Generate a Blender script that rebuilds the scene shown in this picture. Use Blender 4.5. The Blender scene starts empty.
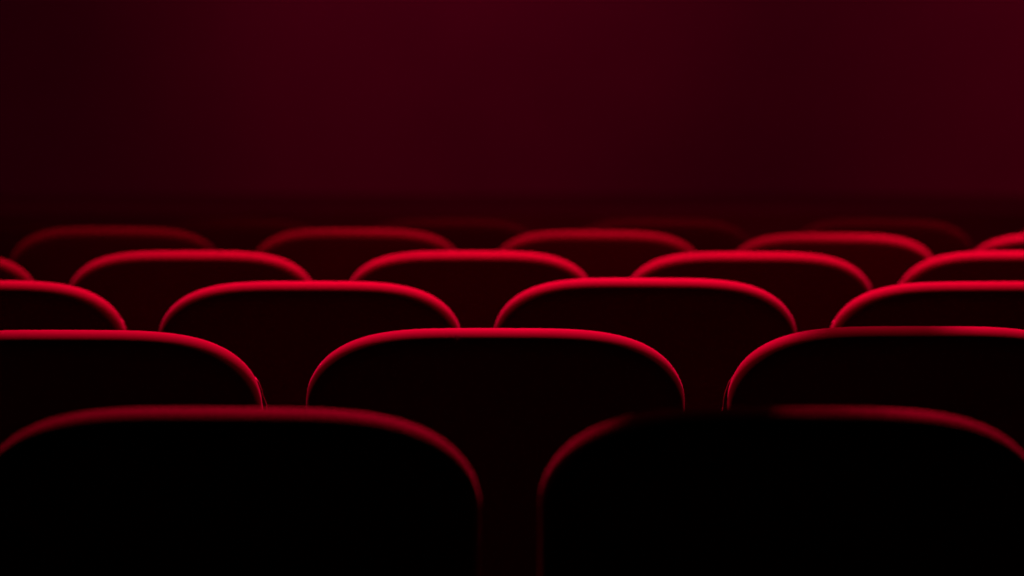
import bpy, bmesh, math, random
from mathutils import Vector, Matrix, noise
random.seed(4)
S = bpy.context.scene
C = S.collection
PI = math.pi

# ------------------------------------------------------------------ helpers
def link(name, me, mat, parent=None):
    o = bpy.data.objects.new(name, me)
    C.objects.link(o)
    if mat: me.materials.append(mat)
    if parent: o.parent = parent
    return o

def finish(name, bm, mat, parent=None, smooth=True, recalc=True):
    if recalc: bmesh.ops.recalc_face_normals(bm, faces=bm.faces[:])
    me = bpy.data.meshes.new(name)
    bm.to_mesh(me); bm.free()
    if smooth:
        for p in me.polygons: p.use_smooth = True
    return link(name, me, mat, parent)

def loft(bm, rings, close_ring=True, cap=True):
    vr = [[bm.verts.new(p) for p in r] for r in rings]
    n = len(rings[0])
    for a, b in zip(vr, vr[1:]):
        for i in range(n if close_ring else n - 1):
            j = (i + 1) % n
            bm.faces.new((a[i], a[j], b[j], b[i]))
    if cap:
        bm.faces.new(vr[0]); bm.faces.new(vr[-1])

def rbox(bm, c, s, r=0.01, seg=3):
    g = bmesh.ops.create_cube(bm, size=1.0)
    vs = g['verts']
    bmesh.ops.scale(bm, vec=s, verts=vs)
    bmesh.ops.translate(bm, vec=c, verts=vs)
    es = list({e for v in vs for e in v.link_edges})
    if r > 0:
        bmesh.ops.bevel(bm, geom=es, offset=r, segments=seg, profile=0.5, affect='EDGES')

# ------------------------------------------------------------------ materials
def principled(name, col, rough=0.8, sheen=0.0, sheen_rough=0.4, spec=0.2, metal=0.0,
               var=None, var_scale=6.0, bump=0.0, bump_scale=600.0):
    m = bpy.data.materials.new(name); m.use_nodes = True
    nt = m.node_tree; b = nt.nodes['Principled BSDF']
    b.inputs['Base Color'].default_value = (*col, 1)
    b.inputs['Roughness'].default_value = rough
    b.inputs['Specular IOR Level'].default_value = spec
    b.inputs['Metallic'].default_value = metal
    if sheen:
        b.inputs['Sheen Weight'].default_value = sheen
        b.inputs['Sheen Roughness'].default_value = sheen_rough
    tc = nt.nodes.new('ShaderNodeTexCoord')
    if var:
        n = nt.nodes.new('ShaderNodeTexNoise'); n.inputs['Scale'].default_value = var_scale
        n.inputs['Detail'].default_value = 5
        nt.links.new(tc.outputs['Object'], n.inputs['Vector'])
        r = nt.nodes.new('ShaderNodeValToRGB')
        r.color_ramp.elements[0].position = 0.3; r.color_ramp.elements[0].color = (*col, 1)
        r.color_ramp.elements[1].position = 0.7; r.color_ramp.elements[1].color = (*var, 1)
        nt.links.new(n.outputs['Fac'], r.inputs['Fac'])
        nt.links.new(r.outputs['Color'], b.inputs['Base Color'])
    if bump:
        n2 = nt.nodes.new('ShaderNodeTexNoise'); n2.inputs['Scale'].default_value = bump_scale
        n2.inputs['Detail'].default_value = 3
        nt.links.new(tc.outputs['Object'], n2.inputs['Vector'])
        bp = nt.nodes.new('ShaderNodeBump'); bp.inputs['Strength'].default_value = bump
        bp.inputs['Distance'].default_value = 0.002
        nt.links.new(n2.outputs['Fac'], bp.inputs['Height'])
        nt.links.new(bp.outputs['Normal'], b.inputs['Normal'])
    return m

M_velvet = principled('red_velvet', (0.028, 0.0003, 0.003), 0.85, 0.06, 0.35, 0.05,
                      var=(0.033, 0.00035, 0.0035), var_scale=9, bump=0.06, bump_scale=500)
M_piping = principled('red_piping', (0.035, 0.0005, 0.003), 0.6, 0.05, 0.4, 0.3)
M_plastic = principled('black_plastic', (0.012, 0.011, 0.012), 0.5, spec=0.4, bump=0.1, bump_scale=300)
M_steel = principled('black_steel', (0.02, 0.02, 0.02), 0.4, metal=0.8)
M_wood = principled('dark_armrest_wood', (0.03, 0.012, 0.007), 0.35, var=(0.05, 0.02, 0.01), var_scale=14)
M_carpet = principled('dark_red_carpet', (0.02, 0.001, 0.002), 0.95, 0.02, 0.5, 0.05,
                      var=(0.028, 0.0015, 0.003), var_scale=5, bump=0.4, bump_scale=300)
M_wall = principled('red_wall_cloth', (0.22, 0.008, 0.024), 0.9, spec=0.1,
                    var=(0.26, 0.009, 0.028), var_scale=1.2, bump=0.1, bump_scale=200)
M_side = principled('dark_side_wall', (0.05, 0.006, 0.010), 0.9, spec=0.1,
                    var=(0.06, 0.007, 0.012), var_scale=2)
M_stage = principled('dark_stage_front', (0.11, 0.004, 0.005), 0.8, spec=0.1,
                     var=(0.13, 0.005, 0.006), var_scale=3)
M_ceil = principled('black_ceiling', (0.012, 0.010, 0.012), 0.95, spec=0.05)

# ------------------------------------------------------------------ seat
P = 0.56                     # seat pitch
HW, CB = 0.2525, 0.1010      # half width and height of the rounded top of a backrest
TOP = 0.95                   # height of a backrest's top above the floor
BOT = 0.36                   # lower edge of the backrest
N4 = 4.0

def outline(hw, top, bot, cb, nb=26, bulge=0.0):
    """closed outline (x, z) of a backrest: straight sides, superelliptic top"""
    right = []
    for i in range(nb + 1):
        t = (PI / 2) * i / nb
        x = hw * abs(math.cos(t)) ** (2 / N4)
        z = top - cb + cb * math.sin(t)
        right.append((x, z))
    side = []
    ns = 10
    for i in range(ns):
        f = i / ns
        side.append((hw - 0.012 * (1 - f) ** 2, bot + (top - cb - bot) * f))
    half = side + right                 # bottom right -> top centre
    half = [(x + bulge * max(0.0, min(1.0, ((top - 0.065) - z) / 0.07)), z) for x, z in half]
    left = [(-x, z) for x, z in reversed(half[:-1])]
    return half + left

def inset(pts, d):
    n = len(pts); out = []
    for i in range(n):
        a = Vector(pts[i - 1]); b = Vector(pts[(i + 1) % n])
        t = (b - a).normalized()
        nrm = Vector((t.y, -t.x))       # outward for a counter-clockwise outline
        p = Vector(pts[i])
        if i == 0 or i == n - 1:        # square lower corners
            p = p + Vector((-math.copysign(d, p.x), d))
        else:
            p = p - nrm * d
        out.append((p.x, p.y))
    return out

def slab(bm, pts, y0, y1, r0, r1, dome0=0.0, dome1=0.0, seg=9):
    """lofted slab between planes y0 (towards the viewer) and y1 with rounded edges"""
    prof = []
    for k in range(seg + 1):
        a = (PI / 2) * k / seg
        prof.append((r0 * (1 - math.sin(a)), y0 + r0 * (1 - math.cos(a))))
    for k in range(seg + 1):
        a = (PI / 2) * k / seg
        prof.append((r1 * (1 - math.cos(a)), y1 - r1 * (1 - math.sin(a))))
    rings = []
    def put(d, y): rings.append([(x, y, z) for x, z in inset(pts, d)])
    cx, cz = 0.0, sum(p[1] for p in pts) / len(pts)
    def scaled(d, y, s): rings.append([(cx + (x - cx) * s, y, cz + (z - cz) * s) for x, z in inset(pts, d)])
    for s in (0.25, 0.5, 0.75, 0.9):
        scaled(r0, y0 - dome0 * (1 - s * s), s)
    for d, y in prof: put(d, y)
    for s in (0.9, 0.75, 0.5, 0.25):
        scaled(r1, y1 + dome1 * (1 - s * s), s)
    loft(bm, rings)

def lean(bm, ang=math.radians(9), piv=0.42):
    """recline: the top of the backrest moves towards the row behind"""
    ca, sa = math.cos(ang), math.sin(ang)
    for v in bm.verts:
        z = v.co.z - piv; y = v.co.y
        v.co.y = y * ca - z * sa
        v.co.z = piv + z * ca + y * sa

LEAN = math.radians(9)
# length along the leaning back so that its top ends up at TOP
ZT = 0.42 + (TOP - 0.42) / math.cos(LEAN) - 0.002
ZFIX = -0.0035                           # rounded crest sits exactly at TOP after leaning
YS = (TOP - 0.42) * math.tan(LEAN)       # shift so that the top stands over the origin

def shift(bm):
    lean(bm)
    for v in bm.verts: v.co.y += YS; v.co.z += ZFIX

def tube(bm, pts, r, n=8, closed=False):
    rings = []
    m = len(pts)
    for i in range(m):
        a = Vector(pts[i - 1] if (i > 0 or closed) else pts[0]); b = Vector(pts[(i + 1) % m] if (i < m - 1 or closed) else pts[-1])
        t = (b - a).normalized()
        u = t.cross(Vector((0, 1, 0))).normalized(); w = Vector((0, 1, 0))
        rings.append([Vector(pts[i]) + u * (r * math.cos(2 * PI * k / n)) + w * (r * math.sin(2 * PI * k / n)) for k in range(n)])
    loft(bm, rings)

def make_seat(wrinkled=False):
    root = bpy.data.objects.new('cinema_seat', None); C.objects.link(root)
    root.empty_display_size = 0.1
    # rear upholstered panel: the rounded face the row behind looks at
    bm = bmesh.new()
    o = outline(HW, ZT, BOT, CB)
    slab(bm, o, -0.037, 0.026, 0.034, 0.026, dome0=0.006)
    shift(bm)
    panel = finish('back_panel', bm, M_velvet, root)
    # front cushion, a little fuller than the panel along its sides
    bm = bmesh.new()
    oc = outline(HW - 0.006, ZT - 0.022, BOT + 0.03, CB, bulge=0.015 if wrinkled else 0.001)
    slab(bm, oc, 0.008, 0.075, 0.012, 0.035, dome1=0.02)
    shift(bm)
    if wrinkled:
        for v in bm.verts:
            k = max(0.0, min(1.0, (TOP - 0.06 - v.co.z) / 0.04))
            if abs(v.co.x) > HW - 0.03 and k > 0:
                v.co.x += math.copysign(0.004 * k * noise.noise(v.co * 60), v.co.x)
    finish('back_cushion', bm, M_velvet, root)
    # seam cord between panel and cushion on both sides
    pts = [(x, 0.012, z) for x, z in outline(HW - 0.003, ZT - 0.003, BOT, CB, bulge=0.009 if wrinkled else 0.0005)]
    half = len(pts) // 2
    for sel in ([p for p in pts[:half] if p[2] < ZT - 0.068], [p for p in pts[half:] if p[2] < ZT - 0.068]):
        if wrinkled:
            sel = [(x + 0.0024 * noise.noise(Vector((x, 0, z)) * 90), y + 0.003 * noise.noise(Vector((z, x, 3)) * 80), z) for x, y, z in sel]
        bm = bmesh.new()
        tube(bm, sel, 0.0028)
        shift(bm)
        finish('piping', bm, M_piping, panel)
    # seat cushion
    bm = bmesh.new()
    rbox(bm, (0, 0.36, 0.425), (0.48, 0.46, 0.11), 0.04, 5)
    for v in bm.verts:
        if v.co.z > 0.44: v.co.z += 0.02 * (1 - (v.co.x / 0.24) ** 2) + 0.03 * (v.co.y - 0.36)
    finish('seat_cushion', bm, M_velvet, root)
    bm = bmesh.new()
    rbox(bm, (0, 0.35, 0.355), (0.44, 0.42, 0.035), 0.012, 2)
    finish('seat_pan', bm, M_plastic, root)
    # armrest on its post, and the leg down to the floor
    def arm(sx):
        bm = bmesh.new()
        rbox(bm, (sx, 0.33, 0.635), (0.042, 0.36, 0.035), 0.014, 3)
        a = finish('armrest', bm, M_wood, root)
        bm = bmesh.new()
        rbox(bm, (sx, 0.28, 0.47), (0.026, 0.20, 0.30), 0.008, 2)
        finish('armrest_post', bm, M_plastic, a)
        bm = bmesh.new()
        rbox(bm, (sx, 0.28, 0.17), (0.03, 0.12, 0.32), 0.006, 2)
        rbox(bm, (sx, 0.28, 0.012), (0.05, 0.26, 0.024), 0.006, 2)
        rbox(bm, (sx * 0.5, 0.28, 0.32), (abs(sx) , 0.05, 0.035), 0.006, 2)
        finish('leg', bm, M_steel, root)
    arm(-P / 2)
    return root, arm

def put(root, x, y, sc, roll, label, group, sx=1.0):
    root.location = (x, y, 0); root.scale = (sx, 1, sc); root.rotation_euler = (0, roll, 0)
    root['label'] = label; root['category'] = 'seat'; root['group'] = group

def dup(root):
    r = root.copy(); C.objects.link(r)
    for ch in root.children[:]:
        c = ch.copy(); C.objects.link(c); c.parent = r
        for g in ch.children[:]:
            d = g.copy(); C.objects.link(d); d.parent = c
    return r

seat0, _ = make_seat()
seat2, _ = make_seat(True)

ORD = {}
ROWS = [
 # depth, group, [(x in pitches, top height, roll in degrees, label)]
 (2.70, 'seats of the nearest row', [
   (-1.504, .950, 0, None), 
   (-.516, .9503, 0.3, 'large near-black seat back with unbroken dim red rim, left in nearest row'),
   (.497, .951, 0.1, 'large near-black seat back right in nearest row, rim fading at its top left'),
   (1.497, .950, 0, None)]),
 (3.60, 'seats of the second row', [
   (-2.06, .95, 0, None),
   (-1.052, .9485, 0.2, 'seat in second row cut off by left edge, loose seam at its right corner'),
   (-.042, .951, 0.1, 'whole sharply focused seat back at the centre of the second row'),
   (.964, .9535, 0.0, 'seat in the second row cut off by the right edge, dark patch along its top'),
   (1.957, .95, 0, None)]),
 (4.50, 'seats of the third row', [
   (-2.6, .95, 0, None),
   (-1.6, .951, 0.2, 'bright rimmed seat in the third row cut off by the left edge'),
   (-.6, .9495, 0.0, 'whole bright red rimmed seat left of centre in the third row'),
   (.39, .955, 0.2, 'whole bright red rimmed seat right of centre in the third row'),
   (1.4, .949, -0.3, 'bright rimmed seat in the third row cut off by the right edge'),
   (2.4, .95, 0, None)]),
 (5.40, 'seats of the fourth row', [
   (-2.125, .948, 0, 'seat in the fourth row of which only a right corner shows at the left edge'),
   (-1.139, .95, 0.0, 'softly blurred seat in the fourth row, leftmost of its three whole seats'),
   (-.15, .95, 0.0, 'softly blurred red rimmed seat at the middle of the fourth row'),
   (.836, .948, 0.2, 'softly blurred seat in the fourth row, rightmost of its three whole seats'),
   (1.81, .950, 0.0, 'brightest blurred seat in the fourth row cut off by the right edge'),
   (2.81, .95, 0, None)]),
 (6.30, 'seats of the fifth row', [
   (-2.65, .955, 0, None),
   (-1.653, .9585, 0.4, 'dim blurred seat at the far left of the fifth row'),
   (-.653, .955, 0.4, 'dim blurred seat in the fifth row, second from the left edge'),
   (.342, .950, 0.4, 'dim blurred seat in the fifth row, just right of the picture centre'),
   (1.318, .943, 0.4, 'brighter blurred seat in the fifth row, second from the right edge'),
   (2.31, .943, 0.2, 'bright seat corner in the fifth row at the right edge of the photo')]),
 (7.20, 'seats of the farthest row', [
   (-2.3, .945, 0, 'faintest far seat at the left edge in the last row'),
   (-1.3, .945, 0, 'faint far seat in the last row, second from the left edge'),
   (-.3, .945, 0, 'faint far seat in the last row, just left of the picture centre'),
   (.7, .945, 0.2, 'faint far seat in the last row, right of the picture centre'),
   (1.74, .945, 0.2, 'faint dark red far seat in the last row, second from the right edge'),
   (2.80, .945, 0, 'far seat at the right edge in the last row, mostly hidden by a bright corner')]),
]
DZ = [0.0, .0026, .0055, .004, .0, -.010]     # the rows are not bolted down at quite the same height
SX = [1, 1, 1, .985, .975, .975]
used = set()
for k, (y, grp, seats) in enumerate(ROWS):
    for x, top, roll, lab in seats:
        proto = seat2 if k == 1 and x != -.042 else seat0
        s = dup(proto) if proto in used else proto
        used.add(proto)
        if lab is None:
            lab = 'red velvet seat at the %s end of %s' % ('left' if x < 0 else 'right', grp.replace('seats of ', ''))
        top += DZ[k]
        put(s, x * P, y, top / TOP, -math.radians(roll) * -1, lab, grp, SX[k])

# ------------------------------------------------------------------ room shell
def struct(name, lo, hi, mat):
    bm = bmesh.new()
    c = [(a + b) / 2 for a, b in zip(lo, hi)]; s = [b - a for a, b in zip(lo, hi)]
    rbox(bm, c, s, 0)
    o = finish(name, bm, mat, smooth=False); o['kind'] = 'structure'
    return o

X0, X1, Y0, Y1, H = -5.0, 5.0, -4.0, 13.0, 7.2
struct('floor', (X0, Y0, -0.1), (X1, Y1, 0), M_carpet)
struct('ceiling', (X0, Y0, H), (X1, Y1, H + 0.1), M_ceil)
struct('wall_front', (X0, Y1, 0), (X1, Y1 + 0.1, H), M_wall)
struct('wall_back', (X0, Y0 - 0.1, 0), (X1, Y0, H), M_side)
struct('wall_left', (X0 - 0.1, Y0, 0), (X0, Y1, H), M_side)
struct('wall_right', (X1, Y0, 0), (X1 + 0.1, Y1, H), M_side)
bm = bmesh.new()
rbox(bm, (0, (11.0 + 13.0) / 2, 0.395), (9.98, 2.0, 0.79), 0.01, 2)
st = finish('trim_1', bm, M_stage, smooth=False); st['kind'] = 'structure'

# unseen box on a pole, added above the view only to shade two seats
pr = bpy.data.objects.new('shade_blocker', None); C.objects.link(pr)
pr.location = (0.290, 4.95, 2.62); pr.rotation_euler = (0, 0, -math.atan2(0.215, 0.63))
pr['label'] = 'long black box on a ceiling pole, added to shade two seats'; pr['category'] = 'light_blocker'
bm = bmesh.new(); rbox(bm, (0, 0, 0.06), (0.12, 0.80, 0.12), 0.025, 3); finish('blocker_body', bm, M_plastic, pr)
bm = bmesh.new(); rbox(bm, (0, 0, -0.002), (0.085, 0.74, 0.012), 0.004, 2); finish('blocker_plate', bm, M_steel, pr)
bm = bmesh.new()
rings = [[(r * math.cos(2 * PI * k / 16), r * math.sin(2 * PI * k / 16), z) for k in range(16)]
         for z, r in ((0.115, 0.05), (0.13, 0.05), (0.135, 0.014), (4.55, 0.014), (4.555, 0.07), (4.58, 0.07))]
loft(bm, rings); finish('blocker_pole', bm, M_steel, pr)

# ------------------------------------------------------------------ lights
def spot(name, loc, aim, power, half_deg, blend, col=(1, 0.0, 0.05), size=0.12):
    l = bpy.data.lights.new(name, 'SPOT'); l.energy = power; l.color = col
    l.spot_size = math.radians(2 * half_deg); l.spot_blend = blend; l.shadow_soft_size = size
    o = bpy.data.objects.new(name, l); C.objects.link(o)
    o.location = loc
    o.rotation_euler = (Vector(aim) - Vector(loc)).to_track_quat('-Z', 'Y').to_euler()
    return o

spot('stage_spot_centre', (0.2, 9.2, 6.7), (0.25, 4.7, 0.95), 34000, 15, 1.0, size=0.09)
spot('stage_spot_left', (-3.0, 8.8, 6.7), (-0.4, 5.0, 0.95), 14000, 13, 1.0)
spot('stage_spot_right', (3.4, 8.8, 6.7), (0.5, 5.1, 0.95), 15000, 12, 1.0)
spot('stage_spot_aisle', (2.6, 9.6, 6.7), (1.75, 6.2, 0.95), 60000, 10, 1.0)
spot('far_row_spot', (0.6, 10.6, 6.7), (0.6, 7.5, 0.95), 2500, 14, 1.0)
# wall washers
spot('wall_wash_centre', (-0.30, 9.6, 6.9), (-0.30, 13.0, 2.8), 240, 18, 1.0, (1, 0, 0.6))
spot('wall_wash_right', (3.1, 9.6, 6.9), (3.1, 13.0, 2.6), 300, 19, 1.0, (1, 0, 0.6))
spot('wall_wash_wide', (0.3, 8.4, 6.9), (0.3, 13.0, 0.8), 230, 42, 1.0, (1, 0, 1.0))
spot('seat_back_fill_left', (-2.4, 2.6, 5.0), (0.2, 7.6, 0.6), 450, 20, 1.0, (1, 0, 0.2), 0.4)  # added pair of fills that lift the far seat backs and stage front
spot('seat_back_fill_right', (3.0, 2.6, 5.0), (0.6, 7.6, 0.6), 450, 20, 1.0, (1, 0, 0.2), 0.4)

w = bpy.data.worlds.new('world'); S.world = w; w.use_nodes = True
w.node_tree.nodes['Background'].inputs['Color'].default_value = (0.002, 0.0003, 0.001, 1)
w.node_tree.nodes['Background'].inputs['Strength'].default_value = 0.3

# ------------------------------------------------------------------ camera
cam = bpy.data.cameras.new('camera'); co = bpy.data.objects.new('camera', cam); C.objects.link(co)
cam.sensor_width = 36; cam.lens = 95.77
pitch = math.atan((288 - 97.0) / 2724)
co.location = (0, 0, 0.95 + 0.3045)
co.rotation_euler = (PI / 2 - pitch, 0, 0)
cam.dof.use_dof = True; cam.dof.focus_distance = 3.75; cam.dof.aperture_fstop = 3.1
cam.clip_start = 0.05
S.camera = co
S.view_settings.view_transform = 'Standard'; S.view_settings.look = 'None'
S.view_settings.exposure = 0.0; S.view_settings.gamma = 1.0
S.view_settings.use_curve_mapping = False
